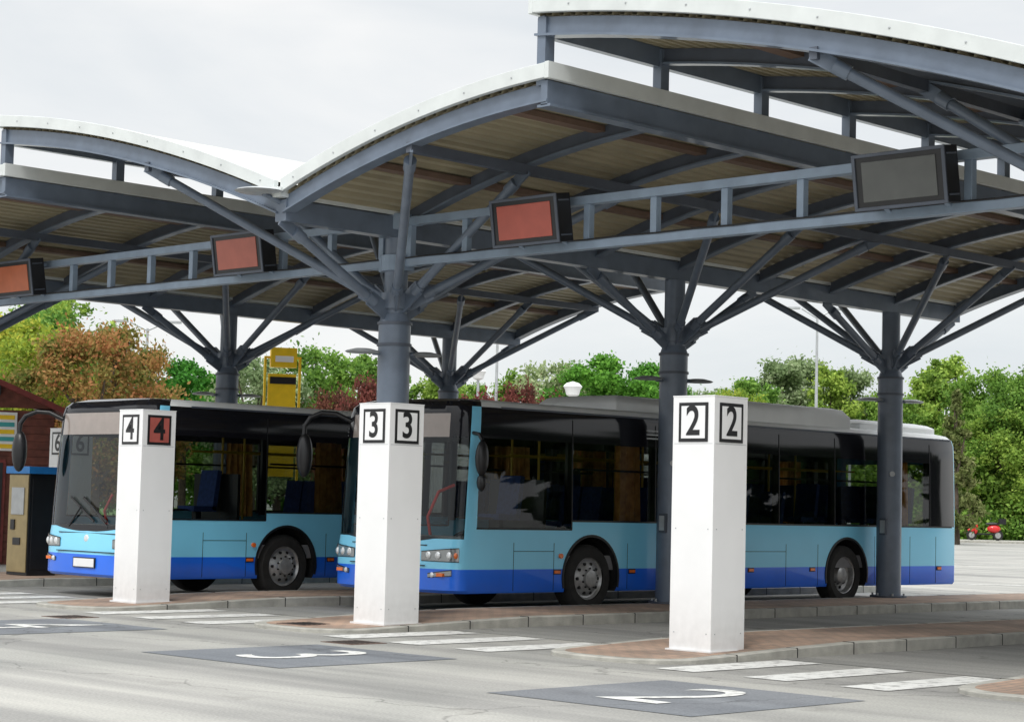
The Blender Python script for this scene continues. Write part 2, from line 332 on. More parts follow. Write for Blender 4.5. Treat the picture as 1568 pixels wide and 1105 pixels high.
# ---------------------------------------------------------------- canopy
VS=(8.2,18.8,29.4)
S0,S1=15.1,30.05
STN=[15.16,17.05,18.9,20.7,22.5,24.4,26.25,28.1,29.95]
COLS=(17.0,22.5,28.1)
def zup(dt): d_=6.4-dt; return 6.84-.115*d_-.0201*d_*d_ 
V0=zup(0)
def zlo(e): return V0+.345*e-.0352*e*e
def build_canopy(V):
    e=empty('bus_station_canopy')
    r=MB()
    U=[(V+.06+i*(6.34/24),zup(.06+i*(6.34/24))) for i in range(25)]
    Lw=[(V-.06-i*(4.34/18),zlo(.06+i*(4.34/18))) for i in range(19)]
    for pts,f,end,sg in((U,zup,6.4,1),(Lw,zlo,4.4,-1)):
        vs=[];n=len(pts)
        for t,z in pts: vs+=[(S0,t,z),(S1,t,z)]
        r.add(vs,[(2*i,2*i+1,2*i+3,2*i+2) for i in range(n-1)],m_rooftop)
        cs=[];x=.06;k=0
        while x<end-.01:
            cs.append((x,(.0,.0,.06,.06)[k%4])); x+=(.07,.015,.07,.015)[k%4]; k+=1
        vs=[]
        for x,h in cs: vs+=[(S0,V+sg*x,f(x)-.17+h),(S1,V+sg*x,f(x)-.17+h)]
        r.add(vs,[(2*i,2*i+1,2*i+3,2*i+2) for i in range(len(cs)-1)],m_soffit)
    r.obj('roof_deck',e,smooth=False)
    fa=MB()
    for pts in(U,Lw):
        fa.sweep(pts,S0-.07,S0,-.14,.02,m_fascia); fa.sweep(pts,S1,S1+.07,-.14,.02,m_fascia)
    for pts in (U,Lw):
        for t,z in pts[1:-1:3]: fa.bb((S0-.08,t-.01,z-.07),(S0-.07,t+.01,z-.05),m_galv)
    tb=V+6.4; zb=zup(6.4); fa.bb((S0-.07,tb,zb-.15),(S1+.07,tb+.06,zb+.03),m_fascia)
    ta=V-4.4; za=zlo(4.4); fa.bb((S0-.07,ta-.06,za-.15),(S1+.07,ta,za+.03),m_fascia)
    fa.bb((S0-.10,V-.11,V0-.18),(S1+.1,V+.11,V0-.06),m_fascia)
    fa.obj('roof_fascia',e,smooth=False,bevel=.008)
    st=MB()
    for i,s in enumerate(STN):
        front=i in(0,8); w=.07 if front else .05; h=.20 if front else .17
        mm=m_steel if front else m_steel_d
        for pts in(U,Lw):
            st.sweep(pts,s-w*.5,s+w*.5,-.16-h,-.175,mm)
            st.sweep(pts,s-w*1.3,s+w*1.3,-.185-h,-.16-h,m_steel)
        tp=V-4.3; st.bb((s-.07,tp-.05,za-.2),(s+.07,tp+.07,zup(6.4)-.2),m_steel)
    st.bb((S0-.02,ta-.005,za-.42),(S1+.02,ta+.09,za-.16),m_steel)
    st.bb((S0-.02,ta-.05,za-.44),(S1+.02,ta+.14,za-.41),m_steel)
    st.bb((S0,tb-.12,zb-.40),(S1,tb-.03,zb-.18),m_steel)
    st.bb((S0,V-.1,V0-.46),(S1,V+.1,V0-.2),m_steel)
    for dt in(2.8,): st.bar((S0,V+dt,zup(dt)-.40),(S1,V+dt,zup(dt)-.40),.09,.12,m_steel_d)
    for q in(2.25,): st.bar((S0,V-q,zlo(q)-.40),(S1,V-q,zlo(q)-.40),.09,.12,m_steel_d)
    for dt in(1.4,4.4): st.bar((S0+.1,V+dt,zup(dt)-.21),(S1-.1,V+dt,zup(dt)-.21),.17,.07,m_purlin)
    for q in(1.2,3.4): st.bar((S0+.1,V-q,zlo(q)-.21),(S1-.1,V-q,zlo(q)-.21),.17,.07,m_purlin)
    st.obj('steel_frame',e,smooth=False)
    c=MB()
    for s in COLS:
        zn=4.02
        c.tube((s,V,.1),(s,V,3.75),.205,m_steel,28)
        c.tube((s,V,3.75),(s,V,3.86),.205,m_steel,28,r2=.165)
        c.tube((s,V,3.86),(s,V,V0-.46),.15,m_steel,24)
        for z in(3.45,3.72): c.tube((s,V,z),(s,V,z+.035),.222,m_steel_d,28)
        c.tube((s,V,.1),(s,V,.16),.30,m_steel_d,20)
        for a in range(6):
            c.tube((s+.26*math.cos(a),V+.26*math.sin(a),.16),(s+.26*math.cos(a),V+.26*math.sin(a),.2),.018,m_galv,6)
        for ds in(-1.86,0,1.87):
            for dt in(2.8,0,-2.25):
                if ds==0 and dt==0: continue
                zt=(zup(dt)-.42) if dt>0 else (zlo(-dt)-.42 if dt<0 else V0-.46)
                p1=Vector((s+ds,V+dt,zt)); dr=Vector((ds,dt,0)).normalized()
                p0=Vector((s,V,zn-.12 if dt==0 else zn))+dr*.2
                q=(p1-p0).normalized()
                c.bar(p0-q*.12,p0+q*.28,.03,.20,m_steel); c.tube(p0+q*.18,p1-q*.22,.058,m_steel,12)
                c.tube(p0+q*.18,p0+q*.32,.075,m_steel,12); c.tube(p1-q*.36,p1-q*.20,.075,m_steel,12)
                c.bar(p1-q*.22,p1+q*.04,.03,.14,m_steel)
        c.tube((s,V,3.92),(s,V,4.12),.2,m_steel,24)
        for dx,dy in((-.42,.12),(.42,-.12)):
            c.tube((s,V,3.36),(s+dx*.6,V+dy,3.36),.03,m_steel,8)
            c.lathe((s+dx,V+dy,3.36),[(0.001,.045),(.1,.04),(.2,.015),(.225,0),(.2,-.012),(.001,-.02)],m_galv,axis='z',n=20)
        c.bb((s-.235,V-.09,1.15),(s-.18,V+.03,1.42),m_steel_d); c.bb((s-.245,V-.075,1.18),(s-.235,V+.015,1.39),m_galv)
        c.tube((s-.14,V-.14,2.15),(s-.165,V-.165,2.15),.045,m_galv,12)
    c.obj('column_and_branches',e,bevel=0)
    return e
for V in VS: build_canopy(V)
def valley_lamp(V):
    m=MB(); m.lathe((S0-.25,V+.1,V0-.12),[(0.001,.05),(.14,.04),(.28,.012),(.30,0),(.26,-.015),(.001,-.03)],m_galv,axis='z',n=24)
    m.tube((S0-.2,V+.1,V0-.14),(S0+.1,V,V0-.26),.03,m_steel,8); m.obj('canopy_lamp')
for V in VS: valley_lamp(V)

gb=MB(); SB=17.0; zb0,zb1=4.50,5.02
for a,b in((3.0,8.0),(8.4,18.6),(19.0,29.2)):
    for z in(zb0,zb1): gb.bar((SB,a,z),(SB,b,z),.13,.10,m_beam)
    n=round((b-a)/1.06)
    for i in range(n+1):
        t=a+.06+(b-a-.12)*i/n; gb.bb((SB-.045,t-.045,zb0+.05),(SB+.045,t+.045,zb1-.05),m_beam)
    for t in(a,b):
        for z in(zb0,zb1): gb.bb((SB-.10,t-.03,z-.1),(SB+.1,t+.03,z+.1),m_beam)
for V in VS: 
    for z in(zb0,zb1): gb.tube((SB,V,z-.1),(SB,V,z+.1),.2,m_beam,20)
    for sg in(-1,1):
        for z in(zb0,zb1): gb.bb((SB-.05,V+sg*.15,z-.06),(SB+.05,V+sg*.42,z+.06),m_beam)
for a in np.arange(8.6,29,1.06): gb.path([(SB-.075,a,zb0+.06),(SB-.08,a+.5,zb0+.05),(SB-.075,a+1.06,zb0+.06)],.012,m_black,6)
gb.obj('display_gantry',smooth=False,bevel=.006)
def screen(t,k):
    e=empty('departure_display',(SB-.30,t,4.80)); m=MB()
    R=Matrix.Rotation(rad(-9),3,'Y')
    def bx(c,d_,mm): m.box(R@Vector(c),d_,mm,R)
    bx((0,0,0),(.24,1.06,.56),m_black)
    bx((-.125,0,.265),(.02,1.08,.035),m_steel_d); bx((-.125,0,-.265),(.02,1.08,.035),m_steel_d)
    bx((-.125,.52,0),(.02,.04,.50),m_steel_d); bx((-.125,-.52,0),(.02,.04,.50),m_steel_d)
    bx((-.123,0,.0),(.012,.86,.40),m_scr[k])
    for z in(-.2,.2): bx((.0,-.535,z),(.18,.012,.02),m_steel_d)
    for yy in(-.35,.35): m.bar((.1,yy,.2),(.30,yy,.22),.05,.05,m_beam); m.bar((.1,yy,-.2),(.30,yy,-.28),.05,.05,m_beam)
    m.obj('housing_and_panel',e,smooth=False,bevel=.006)
for k,t in enumerate((27.15,21.55,16.15,11.02)): screen(t,k)

# ---------------------------------------------------------------- bay number pillars
def pillar(ch,s,t,zb=.05,tint=None,top=2.64):
    e=empty('bay_number_pillar',(s,t,0)); m=MB(); w=.54
    m.bb((0,0,zb+.03),(w,w,top),m_white); m.bb((-.03,-.03,zb-.05),(w+.03,w+.03,zb+.032),m_white)
    m.bb((-.004,-.004,top),(w+.004,w+.004,top+.012),m_white)
    m.bb((-.002,.02,top-.48),(0,w-.02,top-.476),m_galv); m.bb((.02,-.002,top-.48),(w-.02,0,top-.476),m_galv)
    for zz in(.25,1.3):
        for q in(.06,w-.06): m.box((-.001,q,zz),(.006,.012,.012),m_galv); m.box((q,-.001,zz),(.012,.006,.012),m_galv)
    m.obj('casing',e,smooth=False,bevel=.01)
    p=MB(); c=w/2; zc=top-.26
    p.bb((-.007,c-.19,zc-.20),(-.001,c+.19,zc+.20),m_black); p.bb((c-.19,-.007,zc-.20),(c+.19,-.001,zc+.20),m_black)
    wm=tint or m_white
    p.bb((-.010,c-.155,zc-.165),(-.0075,c+.155,zc+.165),m_white); p.bb((c-.155,-.010,zc-.165),(c+.155,-.0075,zc+.165),wm)
    p.obj('number_plates',e,smooth=False)
    M1=Matrix(((0,0,-1,-.013),(-1,0,0,c),(0,1,0,zc),(0,0,0,1))); M2=Matrix(((1,0,0,c),(0,0,-1,-.013),(0,1,0,zc),(0,0,0,1)))
    text(ch,.42,M1,m_black,'digit_a',e,offset=.008,sx=.9); text(ch,.42,M2,m_black,'digit_b',e,offset=.008,sx=.9)
m_redpl=mat('plate_red',(0.42,0.10,0.08),.5)
pillar('2',15.88,12.72); pillar('3',15.72,17.42); pillar('4',15.72,22.35,tint=m_redpl); pillar('6',19.8,30.42,zb=.13)

# ---------------------------------------------------------------- bus
BL=12.3; BW=2.5
FD=.34
def fx(y): u=min(1,abs((y-1.25)/1.25)); return FD*(1-(1-u**3.4)**(1/3.4))
def outline():
    pts=[]
    xs=[12.18,11.4,10.6,9.8,8.9,7.1,5.7,4.1,2.3,1.2,FD+.09,FD]
    for x in xs: pts.append((x,0.0))
    n=3.4; K=34
    for i in range(1,K):
        th=math.pi*i/K; c_=math.cos(th); s_=math.sin(th)
        u=-math.copysign(abs(c_)**(2/n),c_); x=FD*(1-abs(s_)**(2/n))
        pts.append((x,1.25+1.25*u))
    for x in xs[::-1]: pts.append((x,2.5))
    pts+=[(12.26,2.46),(12.3,2.38),(12.3,1.9),(12.3,.6),(12.3,.12),(12.26,.04)]
    return pts
OUT=outline()
ZL=[(.30,.02),(.34,.0),(.62,.0),(.80,.0),(1.02,.0),(1.17,.0),(1.29,.0),(1.8,.006),(2.38,.015),(2.70,.025),(2.80,.05),(2.87,.12),(2.91,.28),(2.93,.7)]
def body():
    m=MB(); n=len(OUT)
    rings=[]
    for z,ins in ZL:
        lean=max(0,z-1.02)*.055 + (-.035 if .3<z<.85 else 0)
        r=[]
        for x,y in OUT:
            w=max(0,1-x/.6) if x<.6 else 0
            fxx=x+lean*min(1,w*1.6)
            yy=y+ (ins if y<1.25 else -ins)*min(1,abs(y-1.25)/1.2); 
            xx=fxx+ (ins*.8 if x<.6 else (-ins if x>11.9 else 0))
            r.append((xx,yy,z))
        rings.append(r)
    for r in rings: m.v+=r
    for m_ in(m_dblue,m_lblue,m_glass,m_wind,m_blackgloss,m_busroof,m_display,m_hole,m_inter): m.mi(m_)
    for j in range(len(ZL)-1):
        zc=(ZL[j][0]+ZL[j+1][0])/2
        for i in range(n):
            a=OUT[i];b=OUT[(i+1)%n]; x=(a[0]+b[0])/2; y=(a[1]+b[1])/2
            if zc>2.80: mt=m_busroof if x>.6 else m_blackgloss
            elif x<FD:
                corner=y<.012 or y>2.488
                if zc<.62: mt=m_dblue
                elif zc<1.02: mt=m_lblue
                elif corner: mt=m_lblue
                elif zc<2.38: mt=m_wind
                elif zc<2.70: mt=m_display if .28<y<2.22 else m_blackgloss
                else: mt=m_blackgloss
            elif x>12.2:
                mt=m_dblue if zc<.62 else (m_glass if 1.29<zc<2.38 and .1<y<2.4 else m_lblue)
            else:
                if zc<.62: mt=m_dblue
                elif zc<1.17: mt=m_lblue
                elif zc<1.29: mt=m_glass if x<2.3 else m_lblue
                elif zc<2.38: mt=m_glass if x<11.4 else m_blackgloss
                else: mt=m_blackgloss
                if x>12.1: mt=m_lblue if zc>.62 else m_dblue
                if x<FD+.09: mt=m_lblue if zc>.62 else m_dblue
            m.f.append((j*n+i,j*n+(i+1)%n,(j+1)*n+(i+1)%n,(j+1)*n+i)); m.m.append(m.mi(mt))
    k=len(ZL)-1
    m.f.append(tuple(k*n+i for i in range(n))); m.m.append(m.mi(m_busroof))
    m.f.append(tuple(i for i in range(n))[::-1]); m.m.append(m.mi(m_hole))
    return m
WX=(2.72,8.95)
def make_bus(name,loc,pod=True):
    e=empty(name,loc)
    bo=body().obj('body',e,ang=28)
    cm=MB()
    for m_ in bo.data.materials: cm.mi(m_)
    for wx in WX:
        for yc in(.2,2.3): 
            cm.tube((wx,yc-.34,.5),(wx,yc+.34,.5),.57,m_hole,40)
    co=cm.obj('cut',None,smooth=False)
    md=bo.modifiers.new('arch','BOOLEAN'); md.operation='DIFFERENCE'; md.object=co; md.solver='EXACT'
    co.parent=e; C.view_layer.update()
    dg=C.evaluated_depsgraph_get(); me=D.meshes.new_from_object(bo.evaluated_get(dg)); bo.modifiers.clear(); bo.data=me
    D.objects.remove(co)
    me.set_sharp_from_angle(angle=rad(28))
    t=MB()
    for y0,sg in((0,-1),(2.5,1)):
        for wx in WX:
            N=26
            for i in range(N):
                a0=math.pi*(i/N)*1.16-.25;a1=math.pi*((i+1)/N)*1.16-.25
                ps=[]
                for a in(a0,a1):
                    for r in(.565,.60): ps+= [(wx+r*math.cos(a),y0+sg*.012,.5+r*math.sin(a)),(wx+r*math.cos(a),y0-sg*.05,.5+r*math.sin(a))]
                if min(p[2] for p in ps)<.31: continue
                t.add(ps,[(0,4,6,2),(0,1,5,4),(2,6,7,3)],m_black)
        JX=(2.3,4.1,5.7,7.1,8.6,10.0,11.4)
        for x in JX: t.bb((x-.055,y0-sg*.05,1.25),(x+.055,y0-sg*.10,2.4),m_black)
        for a,b in((2.4,4.0),(4.2,5.6),(7.2,8.5),(8.7,9.9)): t.bb((a,y0-sg*.045,2.0),(b,y0-sg*.07,2.03),m_black)
        for x in JX:
            t.bar((x,y0+sg*.002,1.30),(x,y0-sg*.005,1.8),.016,.012,m_black); t.bar((x,y0-sg*.005,1.8),(x,y0-sg*.014,2.38),.016,.012,m_black); t.bar((x,y0-sg*.014,2.38),(x,y0-sg*.024,2.70),.012,.010,m_black)
        t.bb((2.3,y0+sg*.006,1.275),(12.1,y0-sg*.01,1.30),m_black)
        t.bb((FD+.09,y0+sg*.006,1.155),(2.3,y0-sg*.01,1.178),m_black); t.bb((2.29,y0+sg*.007,1.16),(2.31,y0-sg*.01,1.298),m_black)
        for x in(1.15,1.95,3.5,4.7,6.0,7.3,8.15,9.75,10.8,11.6): t.bb((x-.004,y0+sg*.0022,.33),(x+.004,y0-sg*.01,1.12 if x>9 else .98),m_hole)
        t.bb((1.15,y0+sg*.0024,.86),(1.95,y0-sg*.01,.868),m_hole); t.bb((4.7,y0+sg*.0024,.86),(7.3,y0-sg*.01,.868),m_hole)
        for x in(2.02,3.6,6.4,8.0,10.1,11.7): t.bb((x-.06,y0+sg*.018,.56),(x+.06,y0,.60),m_orange); t.bb((x-.075,y0+sg*.008,.545),(x+.075,y0,.615),m_black)
        t.tube((2.08,y0,.80),(2.08,y0+sg*.03,.80),.035,m_orange,12)
        if sg<0:
            for i in range(6): t.bb((9.95,y0+sg*.004,.7+i*.05),(10.5,y0-sg*.01,.715+i*.05),m_hole)
            for i in range(3): t.bb((3.9,y0+.03,2.5+i*.055),(4.7,y0+.012,2.52+i*.055),m_galv)
        t.bb((.9,y0-sg*.065,2.79),(12.1,y0-sg*.04,2.815),m_steel_d)
    for sg in(1,-1):
        for k,(z0,z1,mm) in enumerate(((.72,.86,m_lampbase),(.50,.57,m_lampbase))):
            w0,w1=((.03,.58),(.10,.46))[k]
            ys=np.linspace(w0,w1,12); pts=[]
            for y_ in ys:
                yy=y_ if sg>0 else 2.5-y_
                c_=Vector((fx(yy)-1.0,yy-1.25)).normalized()*.016; pts.append((fx(yy)-.035+c_.x,yy+c_.y,y_))
            vs=[];vs2=[];fs=[]
            for j,(x_,y_,q) in enumerate(pts):
                f_=1-j/(len(pts)-1); a_=.012+.02*(1-f_); vs+=[(x_,y_,z0+.035*f_*k+a_*.3),(x_,y_,z1+.04*f_-a_*.6)]; vs2+=[(x_+.006,y_+.004*sg,z0-.010+.035*f_*k+a_*.3),(x_+.006,y_+.004*sg,z1+.012+.04*f_-a_*.6)]
            for j in range(len(pts)-1): fs.append((2*j,2*j+1,2*j+3,2*j+2))
            t.add(vs,fs,mm); t.add(vs2,fs,m_black)
            if k==0:
                for q_ in(.13,.29,.45):
                    yy=q_ if sg>0 else 2.5-q_
                    t.ball((fx(yy)-.045,yy,.797),.055,m_lamp,sx=.35,n=14)
                yy=.055 if sg>0 else 2.445
                t.ball((fx(yy)-.04,yy,.80),.035,m_orange,sx=.8,sz=1.3,n=10)
            else:
                yy=.38 if sg>0 else 2.12
                t.ball((fx(yy)-.045,yy,.54),.038,m_lamp,sx=.35,n=12)
        yy=.24 if sg>0 else 2.26
        t.box((fx(yy)-.045,yy,.545),(.05,.12,.045),m_orange)
    t.box((-.05,1.25,.50),(.02,.52,.12),m_white); t.box((-.047,1.25,.50),(.02,.56,.15),m_black)
    t.box((-.036,1.25,.66),(.02,1.5,.012),m_hole); t.box((-.004,1.25,.93),(.02,1.5,.012),m_hole)
    t.ball((-.02,1.25,.84),.07,m_lamp,sx=.25)
    for i in range(16):
        a=1.25+(-1+i/8)*1.0;b=1.25+(-1+(i+1)/8)*1.0
        z0=1.05-.10*(1-((a-1.25))**2);z1=1.05-.10*(1-((b-1.25))**2)
        t.add([(fx(a)-.006,a,1.05),(fx(b)-.006,b,1.05),(fx(b)-.010,b,z1),(fx(a)-.010,a,z0)],[(0,1,2,3)],m_blackgloss)
    for y0,y1 in((.75,1.45),(1.75,1.10)):
        t.tube((.0,y0,1.02),(-.03,(y0+y1)/2,1.30),.014,m_black,6); t.bar((-.02,(y0+y1)/2-.35,1.10),(.0,(y0+y1)/2+.30,1.45),.02,.03,m_black)
    t.obj('trim_and_lights',e,smooth=True,ang=30)
    mm=MB()
    mm.path([(.25,2.40,2.62),(.12,2.58,2.72),(-.02,2.72,2.73),(-.14,2.83,2.66),(-.20,2.88,2.54),(-.21,2.88,2.40)],.034,m_black,10)
    mm.ball((-.20,2.87,2.12),.29,m_black,sx=.38,sy=.44,sz=1.08,n=18)
    mm.path([(.35,.08,2.45),(.34,-.10,2.42),(.34,-.16,2.34)],.025,m_black,8)
    mm.ball((.34,-.16,2.10),.24,m_black,sx=.42,sy=.34,sz=1.0,n=16); mm.ball((.35,-.15,1.78),.12,m_black,sx=.5,sy=.6,n=12)
    mm.obj('mirrors',e,ang=60)
    it=MB()
    it.bb((.38,.08,.60),(12.1,2.42,.80),m_inter)
    it.bb((.38,.25,.82),(.75,2.25,1.05),m_inter)
    it.bb((1.85,.12,.8),(1.9,1.2,1.85),m_black)
    def seat(x,y,base=.8,w=.40,mt=m_seat):
        it.bb((x,y,base+.38),(x+.42,y+w,base+.46),mt); it.box((x+.42,y+w/2,base+.70),(.08,w,.60),mt,Matrix.Rotation(rad(8),3,'Y')); it.bb((x+.15,y+.15,base),(x+.25,y+w-.15,base+.38),m_black)
    seat(1.3,.45,.9)
    for x in np.arange(4.2,11.2,.92):
        for y in(.14,.58,1.52,1.96):
            if random.random()<.85: seat(x,y,.8+(.15 if x>7 else 0))
    it.lathe((1.08,.68,1.30),[(.20,0),(.225,.015),(.25,0),(.225,-.015),(.20,0)],m_black,axis='z',n=24); it.tube((1.08,.68,1.3),(.75,.68,.95),.03,m_black)
    it.path([(.9,1.35,.85),(.8,1.35,1.3),(.95,1.3,1.65),(1.2,1.25,1.75)],.022,m_redrail,8)
    it.path([(.85,1.95,.9),(.75,1.95,1.25),(.85,1.9,1.5)],.022,m_redrail,8)
    for x in(2.6,4.9,6.9,8.8): 
        for y in(.95,1.5): it.tube((x,y,.8),(x,y,2.6),.018,m_yellowpole,8)
    for y in(.95,1.5): it.tube((2.0,y,2.2),(10.5,y,2.2),.015,m_yellowpole,8)
    for y0,sg in((.13,1),(2.37,-1)):
        for x0,x1 in((3.35,3.9),(5.35,5.65),(5.85,6.1),(10.5,10.9)):
            vs=[];n_=16
            for i in range(n_+1):
                x=x0+(x1-x0)*i/n_; yy=y0+.03*math.sin(i*1.9); vs+=[(x,yy,1.2),(x0+(x-x0)*.9,yy,2.38)]
            it.add(vs,[(2*i,2*i+1,2*i+3,2*i+2) for i in range(n_)],m_curtain)
    it.bb((.5,.2,2.62),(12.0,2.3,2.66),m_inter)
    it.obj('interior',e,smooth=False)
    def wheel(x,y,sg,front):
        w=MB(); c_=(x,y,.48)
        T=[(.30,0),(.42,-.01),(.465,.02),(.48,.05),(.48,.24),(.465,.27),(.30,.28)]
        w.lathe(c_,[(r,sg*h) for r,h in T],m_tyre,n=40)
        if front: prof=[(.30,.02),(.29,.03),(.27,.05),(.25,.055),(.17,.0),(.125,-.01),(.12,-.05),(.08,-.06),(.001,-.06)]
        else: prof=[(.30,.02),(.285,.03),(.27,.12),(.22,.15),(.14,.15),(.13,.05),(.09,.03),(.001,.03)]
        w.lathe(c_,[(r,sg*h) for r,h in prof],m_rim,n=36)
        for i in range(10):
            a=2*math.pi*i/10; r=.21; h=.03 if front else .145
            w.tube((x+r*math.cos(a),y+sg*(h-.015),.48+r*math.sin(a)),(x+r*math.cos(a),y+sg*(h+.02),.48+r*math.sin(a)),.024,m_hole,10)
            a+=.3; r=.145; h=-.012 if front else .14
            w.tube((x+r*math.cos(a),y+sg*(h-.02),.48+r*math.sin(a)),(x+r*math.cos(a),y+sg*h,.48+r*math.sin(a)),.014,m_hole,6)
        w.obj('wheel',e,ang=30)
    for wx,fr in((WX[0],True),(WX[1],False)):
        wheel(wx,.035,1,fr); wheel(wx,2.465,-1,fr)
    if pod:
        p=MB()
        def rp(x0,x1,y0,y1,z0,z1,mt):
            prof=[(0,z0),(0,z0+(z1-z0)*.55),(.10,z1-.03),(.25,z1)]
            vs=[]
            for ins,z in prof: vs+=[(x0+ins,y0+ins,z),(x1-ins,y0+ins,z),(x1-ins,y1-ins,z),(x0+ins,y1-ins,z)]
            fs=[(4*j+q,4*j+(q+1)%4,4*j+4+(q+1)%4,4*j+4+q) for j in range(3) for q in range(4)]+[(12,13,14,15)]
            p.add(vs,fs,mt)
        rp(3.7,5.4,.45,2.05,2.9,3.16,m_busroof); rp(6.1,9.3,.2,2.15,2.88,3.22,m_busroof); rp(9.7,12.0,.3,2.1,2.9,3.08,m_busroof)
        p.obj('roof_units',e,ang=50,bevel=.02)
    return e
make_bus('bus',(18.46,19.15,0)); make_bus('bus',(16.76,23.85,0),pod=False)

# ---------------------------------------------------------------- left side: hut, ticket machine
def hut():
    x,y,_=P(-9.55,42); e=empty('wooden_kiosk',(x,y,0),rotz=ANG+rad(14)); m=MB(); W=4.6;Dp=3.5;H=3.25;A=.42
    for i in range(int(H/.16)):
        z=i*.16; m.bb((-.012*(i%2+1),0,z),(0.1,W,z+.155),m_hut); m.bb((.1,-.012*(i%2+1),z),(Dp,.1,z+.155),m_hut)
    m.bb((.1,W-.1,0),(Dp,W,H),m_hut); m.bb((Dp-.1,.1,0),(Dp,W-.1,H),m_hut)
    m.add([(0,0,H),(0,W,H),(0,W/2,H+W/2*A),(.1,0,H),(.1,W,H),(.1,W/2,H+W/2*A)],[(0,1,2),(3,5,4),(0,2,5,3),(1,4,5,2)],m_hut)
    m.obj('walls',e,smooth=False)
    r=MB()
    for sg in(-1,1):
        y0=W/2; y1=W/2+sg*(W/2+.30)
        z0=H+W/2*A+.1; z1=z0-(W/2+.30)*A
        r.add([(-.35,y0,z0),(Dp+.3,y0,z0),(Dp+.3,y1,z1),(-.35,y1,z1),(-.35,y0,z0-.12),(Dp+.3,y0,z0-.12),(Dp+.3,y1,z1-.12),(-.35,y1,z1-.12)],
              [(0,1,2,3),(7,6,5,4),(0,3,7,4),(1,5,6,2),(3,2,6,7),(0,4,5,1)],m_hutroof)
    r.obj('roof',e,smooth=False)
    w=MB()
    w.bb((-.05,.75,2.35),(-.03,2.6,3.15),m_white)
    for i in range(5): w.bb((-.06,.80,2.40+i*.15),(-.052,2.55,2.49+i*.15),m_teal if i%2 else m_yellow)
    w.bb((-.06,1.0,.05),(-.03,2.0,2.1),m_black); w.bb((-.045,.94,.05),(-.03,2.06,2.16),m_hutroof)
    w.tube((-.03,1.35,3.55),(-.2,1.35,3.52),.05,m_white,10); w.bb((-.10,1.1,3.5),(-.03,1.6,3.7),m_black)
    w.obj('window_and_door',e,smooth=False)
hut()
def machine():
    e=empty('ticket_machine',(18.2,29.0,.13)); m=MB()
    m.bb((0,0,0),(.55,.62,1.68),m_black); m.bb((-.02,.02,.05),(0,.60,1.66),m_gold); m.bb((-.05,-.05,1.68),(.6,.67,1.80),m_signblue)
    m.bb((-.035,.12,1.0),(-.02,.5,1.45),m_galv); m.bb((-.035,.2,.5),(-.02,.42,.62),m_black); m.bb((.05,-.012,.1),(.5,0,1.6),m_black)
    m.bb((-.04,.38,.75),(-.02,.5,.92),m_black)
    m.obj('cabinet',e,smooth=False,bevel=.012)
machine()
def pylon():
    x,y,_=P(-5.25,46); e=empty('yellow_sign_pylon',(x,y,0),rotz=ANG-math.pi/2+.25); m=MB()
    m.bb((-.44,-.05,.0),(-.39,.05,4.7),m_yellow); m.bb((.36,-.05,.0),(.41,.05,4.7),m_yellow)
    m.bb((-.34,-.04,2.0),(.30,.04,4.35),m_yellow); m.bb((-.30,-.055,4.12),(.30,-.04,4.28),m_black); m.bb((-.30,-.1,4.5),(.30,.1,4.95),m_yellow)
    m.bb((-.44,-.05,4.7),(.41,.05,4.75),m_yellow); m.bb((-.2,-.11,4.62),(.22,-.1,4.76),m_white)
    m.obj('panel_and_frame',e,smooth=False,bevel=.01)
pylon()
def lamp(lat,dep,h,kind=0):
    x,y,_=P(lat,dep); e=empty('street_lamp',(x,y,0)); m=MB()
    m.tube((0,0,0),(0,0,h*.97),.10,m_galv,12,r2=.05); m.tube((0,0,0),(0,0,.5),.15,m_galv,12)
    if kind==0:
        for sg in(-1,1):
            m.tube((0,0,h*.96),(sg*.5,-sg*.5,h),.035,m_galv,8); m.box((sg*.75,-sg*.75,h+.02),(.55,.22,.09),m_galv,Matrix.Rotation(-math.pi/4,3,'Z'))
    else:
        m.lathe((0,0,h*.96),[(.06,-.05),(.2,.02),(.24,.18),(.30,.28),(.2,.38),(.001,.44)],m_white,axis='z',n=18)
    m.obj('pole_and_head',e)
lamp(13.7,90,10.6); lamp(1.9,62,5.1,1); lamp(-.6,80,8.4); lamp(-14.6,80,8.4); lamp(-1.25,75,6.4,1); lamp(14.9,88,4.2,1)

def scooter():
    x,y,_=P(27.0,114,.12); e=empty('motor_scooter',(x,y,.12),rotz=ANG-math.pi/2); e.scale=(1.15,1.15,1.15); m=MB()
    for wx in(-.65,.65):
        m.lathe((wx,0,.26),[(.15,-.05),(.24,-.06),(.26,0),(.24,.06),(.15,.05)],m_tyre,n=18); m.tube((wx,-.03,.26),(wx,.03,.26),.15,m_rim,14)
    mr=mat('scooter_red',(0.65,0.02,0.02),.25,coat=.5)
    m.ball((.45,0,.58),.34,mr,sx=1.0,sy=.5,sz=.6,n=14); m.ball((-.45,0,.62),.25,mr,sx=.45,sy=.8,sz=1.3,n=14); m.bb((-.4,-.13,.28),(.4,.13,.36),m_black)
    m.ball((.4,0,.82),.32,m_black,sx=1.15,sy=.45,sz=.25,n=12); m.tube((-.65,0,.26),(-.42,0,1.05),.035,m_black); m.tube((-.42,-.32,1.08),(-.42,.32,1.08),.03,m_black)
    m.ball((-.65,0,.5),.2,mr,sx=1,sy=.4,sz=.5,n=12); m.box((-.5,0,1.2),(.03,.3,.3),m_glass); m.box((.85,0,.95),(.32,.34,.28),m_black)
    m.obj('body_and_wheels',e)
scooter()

